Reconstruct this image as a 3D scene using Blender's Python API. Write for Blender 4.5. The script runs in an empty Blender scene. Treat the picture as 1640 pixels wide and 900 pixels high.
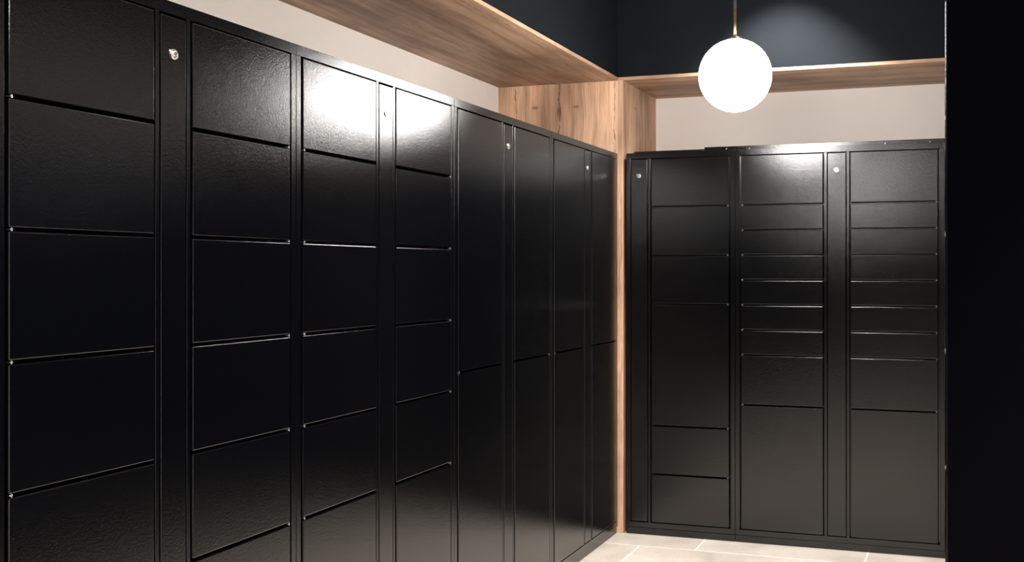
import bpy, bmesh, math
from mathutils import Matrix, Vector

C = bpy.context.scene
PI = math.pi

# ------------------------------------------------------------------ camera
cam_data = bpy.data.cameras.new('camera')
cam = bpy.data.objects.new('camera', cam_data)
C.collection.objects.link(cam)
R_ = Vector((0.94297526, 0.33286231, -0.00045912))
U_ = Vector((0.00095885, -0.00133704, 0.99999865))
F_ = Vector((-0.33286125, 0.94297449, 0.00157997))
M = Matrix.Identity(4)
for i in range(3):
    M[i][0] = R_[i]; M[i][1] = U_[i]; M[i][2] = -F_[i]
M[0][3], M[1][3], M[2][3] = 1.6812, -5.6184, 1.3640
cam.matrix_world = M
cam_data.sensor_width = 36
cam_data.lens = 1800.0 / 1640 * 36
cam_data.shift_x = -(902.55 - 820) / 1640
cam_data.shift_y = -(450 - 430.8) / 1640
cam_data.clip_start = 0.02
C.camera = cam

# ------------------------------------------------------------------ world, lights, exposure
world = bpy.data.worlds.new('world'); C.world = world
world.use_nodes = True
world.node_tree.nodes['Background'].inputs[0].default_value = (0.8, 0.87, 1, 1)
world.node_tree.nodes['Background'].inputs[1].default_value = 0.05
C.view_settings.view_transform = 'Standard'
C.view_settings.look = 'None'
C.view_settings.gamma = 1
C.view_settings.use_curve_mapping = False
C.view_settings.exposure = 0.58

GLOBE = Vector((0.8130, -1.0480, 2.1626))
GLOBE_R = 0.1482
GLOBE_EMIT = 43.0
GLOBES_Y = [-1.0480, -4.15]
CEIL = 3.13
#            x     y      watts  half-angle  blend
DOWNLIGHTS = [(0.87, -0.37, 350, 43, 0.55),
              (0.85, -2.05, 620, 54, 0.8),
              (0.85, -3.25, 500, 54, 0.8),
              (0.85, -4.75, 440, 54, 0.8),
              (0.85, -6.30, 440, 54, 0.8)]

# ------------------------------------------------------------------ helpers
def link(o): C.collection.objects.link(o); return o

def box(bm, x0, x1, y0, y1, z0, z1, bev=0.0, seg=2):
    r = bmesh.ops.create_cube(bm, size=1)
    vs = r['verts']
    for v in vs:
        v.co = Vector(((x0 + x1) / 2 + v.co.x * (x1 - x0), (y0 + y1) / 2 + v.co.y * (y1 - y0), (z0 + z1) / 2 + v.co.z * (z1 - z0)))
    if bev > 0:
        es = list({e for v in vs for e in v.link_edges})
        bmesh.ops.bevel(bm, geom=es, offset=bev, segments=seg, affect='EDGES', profile=0.5, clamp_overlap=True)

def cyl(bm, c, r, h, axis='z', n=24, r2=None, bev=0):
    if r2 is None: r2 = r
    rr = bmesh.ops.create_cone(bm, cap_ends=True, segments=n, radius1=r, radius2=r2, depth=h)
    m = Matrix.Identity(4)
    if axis == 'y': m = Matrix.Rotation(PI / 2, 4, 'X')
    if axis == 'x': m = Matrix.Rotation(PI / 2, 4, 'Y')
    for v in rr['verts']: v.co = (m @ v.co) + Vector(c)
    if bev:
        es = [e for e in {e for v in rr['verts'] for e in v.link_edges} if any(len(f.verts) > 6 for f in e.link_faces)]
        bmesh.ops.bevel(bm, geom=es, offset=bev, segments=2, affect='EDGES', profile=0.5)

def lathe(bm, prof, c=(0, 0, 0), n=48):
    rings = []
    for r, z in prof:
        if r < 1e-6: rings.append([bm.verts.new((c[0], c[1], c[2] + z))])
        else: rings.append([bm.verts.new((c[0] + r * math.cos(2 * PI * k / n), c[1] + r * math.sin(2 * PI * k / n), c[2] + z)) for k in range(n)])
    for a, b in zip(rings, rings[1:]):
        for k in range(n):
            k2 = (k + 1) % n
            if len(a) == 1 and len(b) == 1: continue
            if len(a) == 1: bm.faces.new((a[0], b[k], b[k2]))
            elif len(b) == 1: bm.faces.new((a[k], b[0], a[k2]))
            else: bm.faces.new((a[k], b[k], b[k2], a[k2]))

def mesh(name, bm, mat, smooth=False):
    bmesh.ops.recalc_face_normals(bm, faces=bm.faces[:])
    me = bpy.data.meshes.new(name); bm.to_mesh(me); bm.free()
    me.materials.append(mat)
    if smooth:
        for p in me.polygons: p.use_smooth = True
    return me

def obj(name, me, parent=None, loc=(0, 0, 0), label=None):
    o = link(bpy.data.objects.new(name, me)); o.location = loc
    if parent: o.parent = parent
    if label: o['label'] = label
    return o

def thing(name, label, cat, loc, rotz=0, group=None):
    o = link(bpy.data.objects.new(name, None)); o.location = loc; o.rotation_euler = (0, 0, rotz)
    o.empty_display_size = 0.1
    o['label'] = label; o['category'] = cat
    if group: o['group'] = group
    return o

def struct(name, b, mat, label, bev=0):
    bm = bmesh.new()
    for q in b: box(bm, *q, bev)
    o = obj(name, mesh(name, bm, mat)); o['kind'] = 'structure'; o['label'] = label
    o['category'] = name.split('_')[0]
    return o

# ------------------------------------------------------------------ materials
class NT:
    def __init__(s, name):
        s.m = bpy.data.materials.new(name); s.m.use_nodes = True
        s.t = s.m.node_tree; s.b = s.t.nodes['Principled BSDF']
    def n(s, ty, **kw):
        nd = s.t.nodes.new(ty)
        for k, v in kw.items(): setattr(nd, k, v)
        return nd
    def l(s, a, b): s.t.links.new(a, b)
    def val(s, x, inp):
        if hasattr(x, 'is_linked') or hasattr(x, 'links'): s.l(x, inp)
        else: inp.default_value = x
    def math(s, op, a, b=0.0, c=None):
        nd = s.n('ShaderNodeMath', operation=op); s.val(a, nd.inputs[0]); s.val(b, nd.inputs[1])
        if c is not None: s.val(c, nd.inputs[2])
        return nd.outputs[0]
    def geo(s):
        g = s.n('ShaderNodeNewGeometry'); sp = s.n('ShaderNodeSeparateXYZ'); s.l(g.outputs['Position'], sp.inputs[0])
        return g.outputs['Position'], sp.outputs
    def vec(s, x, y, z):
        c = s.n('ShaderNodeCombineXYZ'); s.val(x, c.inputs[0]); s.val(y, c.inputs[1]); s.val(z, c.inputs[2]); return c.outputs[0]
    def noise(s, v, scale, detail=2, rough=0.5, dist=0):
        n = s.n('ShaderNodeTexNoise'); s.l(v, n.inputs['Vector']); n.inputs['Scale'].default_value = scale
        n.inputs['Detail'].default_value = detail; n.inputs['Roughness'].default_value = rough
        n.inputs['Distortion'].default_value = dist
        return n.outputs['Fac']
    def ramp(s, f, stops):
        r = s.n('ShaderNodeValToRGB'); s.l(f, r.inputs[0]); e = r.color_ramp.elements
        while len(e) < len(stops): e.new(0.5)
        for k, (p, c) in enumerate(stops):
            e[k].position = p; e[k].color = (*c, 1) if len(c) == 3 else c
        return r.outputs[0]
    def mix(s, f, a, b, mode='MIX'):
        m = s.n('ShaderNodeMix', data_type='RGBA', blend_type=mode)
        s.val(f, m.inputs[0])
        for x, i in ((a, 6), (b, 7)):
            if hasattr(x, 'links'): s.l(x, m.inputs[i])
            else: m.inputs[i].default_value = (*x, 1)
        return m.outputs[2]
    def bump(s, h, strength, dist):
        b = s.n('ShaderNodeBump'); s.l(h, b.inputs['Height']); b.inputs['Strength'].default_value = strength
        b.inputs['Distance'].default_value = dist; s.l(b.outputs[0], s.b.inputs['Normal'])
    def set(s, **kw):
        for k, v in kw.items():
            k = k.replace('_', ' ')
            if isinstance(v, tuple): v = (*v, 1)
            s.b.inputs[k].default_value = v

def powder(name, col, rough, ior, bump_s):
    """semi-gloss powder coat: dark diffuse base under a clear, slightly grainy gloss"""
    t = NT(name); pos, xyz = t.geo()
    t.t.nodes.remove(t.b)
    out = t.t.nodes['Material Output']
    a = t.noise(pos, 330, 3, 0.7)
    a = t.math('MULTIPLY_ADD', t.noise(pos, 130, 1, 0.5), 0.5, a)
    bp = t.n('ShaderNodeBump'); t.l(a, bp.inputs['Height']); bp.inputs['Strength'].default_value = bump_s; bp.inputs['Distance'].default_value = 0.0006
    fr = t.n('ShaderNodeFresnel'); fr.inputs['IOR'].default_value = ior
    df = t.n('ShaderNodeBsdfDiffuse'); df.inputs['Color'].default_value = (*col, 1)
    gl = t.n('ShaderNodeBsdfAnisotropic', distribution='BECKMANN')
    gl.inputs['Color'].default_value = (1, 1, 1, 1); gl.inputs['Roughness'].default_value = rough
    t.l(bp.outputs[0], gl.inputs['Normal'])
    mx = t.n('ShaderNodeMixShader')
    t.l(fr.outputs[0], mx.inputs[0]); t.l(df.outputs[0], mx.inputs[1]); t.l(gl.outputs[0], mx.inputs[2])
    t.l(mx.outputs[0], out.inputs['Surface'])
    return t.m

M_black = powder('black_powder_coat', (0.0008, 0.0009, 0.0013), 0.15, 1.56, 0.5)
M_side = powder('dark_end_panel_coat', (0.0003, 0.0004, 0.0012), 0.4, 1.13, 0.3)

def wood(name, grain, across, cracks=(), tone=1.0, knots=()):
    """grain, across: axis index of the grain and of the board's width"""
    t = NT(name); pos, xyz = t.geo()
    third = 3 - grain - across
    g, a, c = xyz[grain], xyz[across], xyz[third]
    wob = t.noise(t.vec(t.math('MULTIPLY', g, 2.2), t.math('MULTIPLY', a, 4), t.math('MULTIPLY', c, 4)), 1.0, 2)
    aw = t.math('MULTIPLY_ADD', wob, 0.05, a)
    fine = t.noise(t.vec(t.math('MULTIPLY', g, 5), t.math('MULTIPLY', aw, 210), t.math('MULTIPLY', c, 150)), 1.0, 4, 0.65)
    band = t.noise(t.vec(t.math('MULTIPLY', g, 0.7), t.math('MULTIPLY', aw, 16), t.math('MULTIPLY', c, 12)), 1.0, 3, 0.6, 0.4)
    blot = t.noise(t.vec(t.math('MULTIPLY', g, 1.6), t.math('MULTIPLY', a, 3.2), c), 1.0, 3, 0.55)
    mixf = t.math('ADD', t.math('MULTIPLY', band, 0.55), t.math('MULTIPLY', fine, 0.45))
    T = tone * 1.4
    col = t.ramp(mixf, [(0.32, (0.15 * T, 0.085 * T, 0.052 * T)), (0.44, (0.35 * T, 0.215 * T, 0.142 * T)),
                        (0.55, (0.49 * T, 0.315 * T, 0.215 * T)), (0.70, (0.60 * T, 0.42 * T, 0.30 * T))])
    dk = t.ramp(blot, [(0.34, (0.6, 0.56, 0.54)), (0.60, (1.05, 1.03, 1.0))])
    col = t.mix(1.0, col, dk, 'MULTIPLY')
    # fine dark pores
    por = t.noise(t.vec(t.math('MULTIPLY', g, 9), t.math('MULTIPLY', aw, 330), t.math('MULTIPLY', c, 200)), 1.0, 2, 0.5)
    pm = t.ramp(por, [(0.30, (0.7, 0.7, 0.7)), (0.38, (1, 1, 1))])
    col = t.mix(0.7, col, pm, 'MULTIPLY')
    # splits in the oak: thin dark wandering lines at given places
    for (c0, w, g0, g1) in cracks:
        wv = t.noise(t.vec(t.math('MULTIPLY', g, 9), c0 * 13.0, 0.3), 1.0, 3, 0.6)
        off = t.math('MULTIPLY_ADD', wv, 0.035, c0 - 0.0175)
        d = t.math('ABSOLUTE', t.math('SUBTRACT', a, off))
        wn = t.noise(t.vec(t.math('MULTIPLY', g, 22), c0 * 5.0, 0.9), 1.0, 3, 0.7)
        ww = t.math('MULTIPLY', t.math('MAXIMUM', t.math('SUBTRACT', wn, 0.36), 0.02), w * 5)
        e = t.math('SUBTRACT', 1.0, t.math('MINIMUM', t.math('DIVIDE', d, ww), 1.0))
        mid, half = (g0 + g1) / 2, (g1 - g0) / 2
        inside = t.math('LESS_THAN', t.math('ABSOLUTE', t.math('SUBTRACT', g, mid)), half)
        f = t.math('MULTIPLY', t.math('MULTIPLY', e, inside), 0.9)
        col = t.mix(f, col, (0.035, 0.02, 0.013))
    for (ka, kg, ra, rg) in knots:
        dx = t.math('DIVIDE', t.math('SUBTRACT', aw, ka + 0.025), ra); dy = t.math('DIVIDE', t.math('SUBTRACT', g, kg), rg)
        nz = t.math('MULTIPLY', t.math('SUBTRACT', fine, 0.5), 1.6)
        dd = t.math('ADD', t.math('SQRT', t.math('ADD', t.math('MULTIPLY', dx, dx), t.math('MULTIPLY', dy, dy))), nz)
        f = t.math('MULTIPLY', t.math('SUBTRACT', 1.0, t.math('MINIMUM', t.math('MAXIMUM', dd, 0.0), 1.0)), 0.8)
        col = t.mix(f, col, (0.09, 0.045, 0.025))
    t.l(col, t.b.inputs['Base Color'])
    t.set(Roughness=0.55, IOR=1.4)
    t.bump(fine, 0.25, 0.0006)
    return t.m

M_wood_left = wood('oak_soffit_grain_along_left_wall', 1, 0, cracks=[(-0.40, 0.004, -4, -0.15), (-0.04, 0.003, -1.9, -0.2)], tone=0.86)
M_wood_back = wood('oak_soffit_grain_along_back_wall', 0, 1, cracks=[(0.33, 0.003, 0.5, 2.2)], tone=0.9)
M_wood_end = wood('oak_panel_grain_vertical', 2, 0, cracks=[(-0.575, 0.0045, 1.5, 2.6), (-0.325, 0.006, 1.5, 2.6), (-0.02, 0.003, 1.8, 2.6), (-0.685, 0.003, 1.5, 2.6)],
                  knots=[(-0.46, 2.235, 0.022, 0.012), (-0.235, 2.23, 0.022, 0.010), (-0.325, 2.21, 0.016, 0.05)], tone=1.22)
M_wood_side = wood('oak_side_panel_grain_vertical', 2, 1, cracks=[(0.27, 0.002, 2.1, 2.36)], knots=[(0.235, 2.24, 0.02, 0.012)], tone=0.95)

def plaster(name, col, rough=0.85, ior=1.3, var=0.08, bump_s=0.15):
    t = NT(name); pos, xyz = t.geo()
    n = t.noise(pos, 2.3, 4, 0.6)
    c = t.ramp(n, [(0.3, tuple(x * (1 - var) for x in col)), (0.7, tuple(x * (1 + var) for x in col))])
    t.l(c, t.b.inputs['Base Color']); t.set(Roughness=rough, IOR=ior)
    t.bump(t.noise(pos, 160, 3, 0.6), bump_s, 0.001)
    return t.m
M_beige = plaster('beige_wall_paint', (0.84, 0.78, 0.73), var=0.03)
M_navy = plaster('dark_blue_grey_paint', (0.0062, 0.0084, 0.0112), rough=0.8, ior=1.2, var=0.14, bump_s=0.2)
M_taupe = plaster('taupe_wall_paint', (0.16, 0.15, 0.145))
M_ceil = plaster('off_white_ceiling_paint', (0.5, 0.48, 0.45))

def tiles():
    t = NT('beige_floor_tile'); pos, xyz = t.geo()
    TW, TH, G = 0.80, 0.40, 0.0035
    v = t.math('DIVIDE', t.math('ADD', xyz[1], 0.2335), TH)
    row = t.math('FLOOR', v)
    u = t.math('DIVIDE', t.math('SUBTRACT', t.math('SUBTRACT', xyz[0], 0.4595), t.math('MULTIPLY', row, 0.28)), TW)
    colm = t.math('FLOOR', u)
    fu = t.math('SUBTRACT', u, colm); fv = t.math('SUBTRACT', v, row)
    du = t.math('MULTIPLY', t.math('MINIMUM', fu, t.math('SUBTRACT', 1.0, fu)), TW)
    dv = t.math('MULTIPLY', t.math('MINIMUM', fv, t.math('SUBTRACT', 1.0, fv)), TH)
    gm = t.math('LESS_THAN', t.math('MINIMUM', du, dv), G)
    off = t.vec(t.math('MULTIPLY_ADD', row, 7.3, xyz[0]), t.math('MULTIPLY_ADD', colm, 5.1, xyz[1]), 0.0)
    n1 = t.noise(off, 3.2, 6, 0.62, 0.6); n2 = t.noise(off, 45, 3, 0.6)
    n = t.math('MULTIPLY_ADD', n2, 0.22, t.math('MULTIPLY', n1, 0.78))
    c = t.ramp(n, [(0.32, (0.205, 0.182, 0.158)), (0.5, (0.275, 0.245, 0.216)), (0.68, (0.33, 0.298, 0.268))])
    c = t.mix(gm, c, (0.52, 0.49, 0.45))
    t.l(c, t.b.inputs['Base Color']); t.set(Roughness=0.42, IOR=1.45)
    t.bump(t.math('MULTIPLY_ADD', gm, -1.0, t.math('MULTIPLY', n2, 0.15)), 0.4, 0.001)
    return t.m
M_tile = tiles()

def metal(name, col, rough):
    t = NT(name); pos, _ = t.geo()
    t.set(Base_Color=col, Metallic=1.0, Roughness=rough)
    t.bump(t.noise(pos, 600, 2), 0.1, 0.0003)
    return t.m
M_chrome = metal('bright_nickel', (0.82, 0.80, 0.77), 0.22)
M_zinc = metal('zinc_pin', (0.45, 0.45, 0.46), 0.35)
M_brass = metal('aged_brass', (0.25, 0.18, 0.08), 0.42)
M_key = plaster('keyway_black', (0.01, 0.01, 0.01))
M_cord = plaster('black_lamp_cord', (0.006, 0.006, 0.006), rough=0.8, ior=1.2)

def glow(name, col, s):
    t = NT(name); t.set(Base_Color=(0.9, 0.9, 0.9), Roughness=0.15)
    t.b.inputs['Emission Color'].default_value = (*col, 1); t.b.inputs['Emission Strength'].default_value = s
    return t.m
M_globe = glow('opal_glass_lit', (1.0, 0.97, 0.93), GLOBE_EMIT)
M_lens = glow('downlight_lens_lit', (1.0, 0.95, 0.88), 6.0)
M_white = plaster('white_downlight_rim', (0.7, 0.7, 0.7))

# ------------------------------------------------------------------ the setting
D = 0.675          # depth of the alcoves the lockers stand in
SZ0, SZ1 = 2.3555, 2.3722   # soffit board
YN = -8.0          # end of the room behind the camera
YA = -4.06         # near end of the left alcove
XB = 1.656         # front line of the right alcove
XR = XB + D
struct('floor', [(-D - 0.1, XR + 0.1, YN - 0.1, D + 0.1, -0.08, 0.0)], M_tile, 'beige stone-look floor tiles with pale grout')
struct('ceiling', [(-D - 0.1, XR + 0.1, YN - 0.1, D + 0.1, CEIL, CEIL + 0.08)], M_ceil, 'plain ceiling above the locker room')
struct('wall_left', [(-D - 0.08, -D, YA, D + 0.08, 0, CEIL)], M_beige, 'beige wall above the left lockers')
struct('wall_back', [(-D, XR, D, D + 0.08, 0, CEIL)], M_beige, 'beige wall above the back lockers')
struct('wall_right', [(XR, XR + 0.08, YN, D + 0.08, 0, CEIL)], M_beige, 'beige wall behind the right lockers')
struct('wall_front', [(-D, XR, YN - 0.08, YN, 0, CEIL)], M_taupe, 'beige wall at the near end of the room')
struct('wall_left_near', [(-D - 0.08, -0.002, YN, YA, 0, CEIL)], M_navy, 'dark wall at the near end of the left lockers')
struct('wall_left_upper', [(-0.06, -0.003, YA, 0.06, SZ1, CEIL)], M_navy, 'dark blue-grey bulkhead above the long oak soffit on the left')
struct('wall_back_upper', [(-0.003, XB + 0.05, 0.003, 0.06, SZ1, CEIL)], M_navy, 'dark blue-grey bulkhead behind the globe lamp')
struct('wall_right_upper', [(XB + 0.003, XB + 0.06, YN, 0.003, SZ1, CEIL)], M_navy, 'dark blue-grey bulkhead over the right lockers')
struct('trim_1', [(-D, 0.0, YA, 0.0, SZ0, SZ1)], M_wood_left, 'long oak soffit board above the left lockers', 0.001)
struct('trim_2', [(0.0, XB, 0.0, D, SZ0, SZ1)], M_wood_back, 'oak soffit board above the back lockers', 0.001)
struct('trim_3', [(XB, XR, YN, D, SZ0, SZ1)], M_wood_left, 'oak soffit board above the right lockers', 0.001)
struct('trim_4', [(-D, -0.0003, 0.0, 0.019, 0.0, SZ0)], M_wood_end, 'oak end panel with dark splits closing the left alcove', 0.001)
struct('trim_5', [(0.0, 0.0262, 0.0, D, 0.0, SZ0)], M_wood_side, 'oak side panel and narrow corner post beside the back lockers', 0.002)

# ------------------------------------------------------------------ lockers
Z0 = 0.0445
W = 0.99976
A0, DW, GAPG = 0.0310, 0.4029, 0.1320      # seam to door, door width, door to door over the lock strip
ZT, ZB, TOP = 1.8978 + Z0, 0.0228 + Z0, 1.9290 + Z0
P = 0.25
DEPTH = 0.62
HG = 0.0042        # half of a gap between doors
cache = {}

def door_mesh(w, h):
    k = ('door', round(w, 4), round(h, 4))
    if k not in cache:
        bm = bmesh.new()
        box(bm, 0, w, -0.0022, 0.0165, 0, h, 0.0021, 2)
        cache[k] = mesh('door', bm, M_black)
    return cache[k]

def pin_mesh():
    if 'pin' not in cache:
        bm = bmesh.new()
        cyl(bm, (0, 0, 0), 0.0018, 0.0065, "z", 12)
        box(bm, -0.0038, 0.0038, -0.0006, 0.010, -0.0008, 0.0008, 0.0003, 1)
        cache['pin'] = mesh('hinge_pin', bm, M_zinc)
    return cache['pin']

def lock_meshes():
    if 'lock' not in cache:
        bm = bmesh.new()      # flanged cylinder lock with a stepped plug and a cam-side tab
        prof = [(0.0, 0.0), (0.0105, 0.0), (0.0105, 0.0022), (0.0098, 0.0034), (0.0078, 0.0036), (0.0074, 0.0028), (0.0066, 0.0028), (0.0064, 0.0052), (0.0055, 0.0058), (0.0, 0.0058)]
        lathe(bm, prof, n=36)
        box(bm, -0.0125, -0.0085, 0.003, 0.0075, 0.0, 0.0024, 0.0006, 1)
        for v in bm.verts: v.co = Vector((v.co.x * 1.15, -v.co.z, v.co.y * 1.15))
        cache['lock'] = mesh('lock_cylinder', bm, M_chrome)
        bm = bmesh.new(); box(bm, -0.0038, 0.0038, -0.0063, -0.0053, -0.0009, 0.0009, 0.0002, 1)
        cache['key'] = mesh('keyhole', bm, M_key)
    return cache['lock'], cache['key']

def frame_mesh(x0, cols, strip, w):
    """open-fronted steel carcass with a face frame; cols = [(left, right)] door openings, strip = (left, right)"""
    bm = bmesh.new(); b = 0.0009
    zf = 0.0370    # lower edge of the face frame, above the recessed plinth
    s = 0.0008
    # carcass: sides, top, bottom, back and an inner sheet behind the doors
    box(bm, x0 + s, x0 + 0.0035, 0.012, DEPTH, zf, TOP, 0)
    box(bm, w - 0.0035, w - s, 0.012, DEPTH, zf, TOP, 0)
    box(bm, x0 + s, w - s, 0.012, DEPTH, TOP - 0.003, TOP, 0)
    box(bm, x0 + s, w - s, 0.012, DEPTH, zf, zf + 0.003, 0)
    box(bm, x0 + s, w - s, DEPTH - 0.003, DEPTH, zf, TOP, 0)
    box(bm, x0 + 0.004, w - 0.004, 0.030, 0.033, zf + 0.003, TOP - 0.003, 0)
    # face frame: top and bottom rails, stiles between the openings
    box(bm, x0 + s, w - s, 0, 0.014, ZT + 0.002, TOP, b)
    box(bm, x0 + s, w - s, 0, 0.014, zf, ZB - 0.003, b)
    edges = sorted([(c[0] - (0.008 if c[2] == 'l' else 0.006), c[1] + (0.008 if c[2] == 'r' else 0.006)) for c in cols] + [(strip[0] - 0.004, strip[1] + 0.004)])
    xs = [x0 + s] + [v for e in edges for v in e] + [w - s]
    for a, c in zip(xs[::2], xs[1::2]):
        box(bm, a, c, 0, 0.028, ZB - 0.003, ZT + 0.002, b)
    return mesh('cabinet_frame', bm, M_black)

def locker(label, loc, rotz, left, right, group, rail=None, half=False):
    t = thing('parcel_locker', label, 'locker', loc, rotz, group)
    sl = A0 + DW + 0.023; sr = sl + 0.086
    x0 = 0.0
    cols = [(A0, A0 + DW, 'l', left), (A0 + DW + GAPG, A0 + 2 * DW + GAPG, 'r', right)]
    if half:
        cols = cols[1:]; x0 = sl - 0.0265
    key = ('frame', half)
    if key not in cache: cache[key] = frame_mesh(x0, cols, (sl, sr), W)
    obj('cabinet_frame', cache[key], t)
    k = ('plinth', half)
    if k not in cache:
        bm = bmesh.new(); box(bm, x0 + 0.001, W - 0.001, 0.005, 0.5, 0.0, 0.0338, 0.0008)
        cache[k] = mesh('plinth', bm, M_black)
    obj('plinth', cache[k], t)
    # lock strip
    k = 'strip'
    if k not in cache:
        bm = bmesh.new(); box(bm, 0, 0.086, -0.001, 0.0165, 0, ZT - ZB - 0.006, 0.0013)
        cache[k] = mesh('lock_panel', bm, M_black)
    lp = obj('lock_panel', cache[k], t, (sl, 0, ZB + 0.002))
    lm, km = lock_meshes()
    lc = obj('lock_cylinder', lm, lp, (0.0431, -0.001, 1.810 + Z0 - ZB - 0.002), 'round nickel lock')
    lc.parent = lp
    kh = obj('keyhole', km, t, (0, 0, 0)); kh.parent = lp; kh.location = lc.location
    for (a, c, side, rows) in cols:
        z = ZT
        n = len(rows)
        for i, r in enumerate(rows):
            zb = z - r * P
            top = z - (0.002 if i == 0 else HG); bot = zb + (0.002 if i == n - 1 else HG)
            dr = obj('door', door_mesh(c - a, top - bot), t, (a, 0, bot))
            if i < n - 1:
                px = 0.0065 if side == 'l' else (c - a) - 0.0065
                obj('hinge_pin', pin_mesh(), dr, (px, -0.0018, -HG))
            z = zb
    if rail:
        bm = bmesh.new()
        for (a, c, h) in rail['seg']: box(bm, a, c, 0.135, 0.60, TOP - 0.001, TOP + h, 0.0008)
        tr = obj('top_rail', mesh('top_rail', bm, M_black), t, label='raised steel rail set back on the cabinet top')
        for (x, h) in rail['riv']:
            bm = bmesh.new(); cyl(bm, (x, 0.134, TOP + h), 0.0028, 0.003, 'y', 12, bev=0.0006)
            obj('rivet', mesh('rivet', bm, M_zinc), tr)
    return t

SIX = [1, 1, 1, 1, 1, 2.5]
TALL = [3.762, 3.738]
MIX = [1] + [0.5] * 6 + [1, 2.5]
LG = 'black lockers along the left wall'
Y_END = -0.0126
# left bank: faces +X, local x runs along +Y
locker('black parcel locker nearest the camera, cut by the left picture edge',
       (0, Y_END - 4 * W, 0), PI / 2, SIX, SIX, LG)
locker('black parcel locker with bright lamp glare on both its top doors',
       (0, Y_END - 3 * W, 0), PI / 2, SIX, SIX, LG)
locker('black locker with tall two-high doors, right beside the lamp-glared one',
       (0, Y_END - 2 * W, 0), PI / 2, TALL, TALL, LG)
locker('black locker with tall two-high doors, left row, touching the oak corner post',
       (0, Y_END - W, 0), PI / 2, TALL, TALL, LG)
# back bank: faces -Y
XS = 0.6127
BG = 'black lockers along the back wall'
locker('narrow black locker beside the oak post, one column of doors, back wall',
       (XS - W, 0, 0), 0, [], [1, 1, 1, 2.5, 1, 1], BG, half=True,
       rail={'seg': [(0.434, 0.8145, 0.0225), (0.8145, W - 0.001, 0.0325)], 'riv': [(0.46, 0.011), (0.60, 0.011), (0.805, 0.013), (0.93, 0.02)]})
locker('wide black locker with many small letter doors, on the back wall under the globe lamp',
       (XS, 0, 0), 0, MIX, MIX, BG,
       rail={'seg': [(0.001, W - 0.001, 0.0325)], 'riv': [(0.05, 0.018), (0.19, 0.018), (0.33, 0.02), (0.72, 0.018), (0.93, 0.018)]})
# right bank: faces -X, local x runs along -Y; its near end panel closes the picture on the right
RG = 'black lockers along the right wall'
for k, lab in enumerate(['black locker of the right row at its far end, hidden in the back corner',
                         'middle black locker of the right row, behind the dark end panel',
                         'black locker whose plain dark side fills the right picture edge']):
    t = locker(lab, (1.6525, -0.115 - k * W, 0), -PI / 2, SIX, SIX, RG)
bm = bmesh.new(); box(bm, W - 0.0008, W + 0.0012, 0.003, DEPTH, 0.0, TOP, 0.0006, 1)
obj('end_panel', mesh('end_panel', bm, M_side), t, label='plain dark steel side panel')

# ------------------------------------------------------------------ globe pendant
zc = GLOBE.z - CEIL
ROD_TOP = 2.389 + Z0 - CEIL
bm = bmesh.new()
n = 40
prof = [(GLOBE_R * math.sin(PI * k / n), -GLOBE_R * math.cos(PI * k / n)) for k in range(n + 1)]
prof[0] = (0, -GLOBE_R); prof[-1] = (0, GLOBE_R)
lathe(bm, prof, (0, 0, zc), 72)
m_globe = mesh('globe_shade', bm, M_globe, True)
bm = bmesh.new()
lathe(bm, [(0, 0.012), (0.010, 0.012), (0.026, 0.004), (0.036, -0.004), (0.036, -0.008), (0, -0.008)], (0, 0, zc + GLOBE_R), 40)
m_cap = mesh('globe_cap', bm, M_brass, True)
bm = bmesh.new(); cyl(bm, (0, 0, (zc + GLOBE_R + 0.008 + ROD_TOP) / 2), 0.0062, ROD_TOP - zc - GLOBE_R - 0.008, 'z', 20)
m_rod = mesh('rod', bm, M_brass, True)
bm = bmesh.new(); cyl(bm, (0, 0, ROD_TOP / 2), 0.0066, -ROD_TOP, 'z', 20)
m_stem = mesh('stem', bm, M_cord, True)
bm = bmesh.new(); lathe(bm, [(0, 0), (0.055, 0), (0.055, -0.012), (0.045, -0.022), (0, -0.024)], (0, 0, 0), 40)
m_rose = mesh('ceiling_rose', bm, M_cord)
for y, lab in zip(GLOBES_Y, ['round white glowing globe lamp on a thin brass rod before the back bulkhead',
                             'white globe lamp hanging midway along the room, above the picture',
                             'white globe lamp hanging behind the camera']):
    t = thing('pendant_lamp', lab, 'lamp', (GLOBE.x, y, CEIL), 0, 'globe lamps in a row')
    obj('globe_shade', m_globe, t, label='lit opal glass globe')
    obj('globe_cap', m_cap, t, label='brass cap')
    obj('rod', m_rod, t, label='thin brass rod')
    obj('stem', m_stem, t, label='black upper stem')
    obj('ceiling_rose', m_rose, t)

# ------------------------------------------------------------------ ceiling downlights (fixture and its own lamp)
for k, (x, y, w, ha, bl) in enumerate(DOWNLIGHTS):
    where = ['close to the back bulkhead', 'second from the back', 'third from the back', 'fourth from the back', 'nearest the near wall'][k]
    t = thing('ceiling_downlight', 'small round white ceiling downlight, ' + where, 'downlight', (x, y, CEIL), 0, 'ceiling downlights')
    if 'rim' not in cache:
        bm = bmesh.new(); lathe(bm, [(0.036, 0), (0.052, 0), (0.052, -0.004), (0.048, -0.006), (0.038, -0.005), (0.036, 0)], n=36)
        cache['rim'] = mesh('rim', bm, M_white)
        bm = bmesh.new(); cyl(bm, (0, 0, -0.001), 0.036, 0.002, 'z', 36); cache['lens'] = mesh('lens', bm, M_lens)
    obj('rim', cache['rim'], t); obj('lens', cache['lens'], t)
    ld = bpy.data.lights.new('downlight_beam', 'SPOT'); ld.energy = w; ld.color = (1.0, 0.95, 0.89)
    ld.spot_size = math.radians(2 * ha); ld.spot_blend = bl; ld.shadow_soft_size = 0.03
    lo = link(bpy.data.objects.new('downlight_beam', ld)); lo.parent = t; lo.location = (0, 0, -0.012)
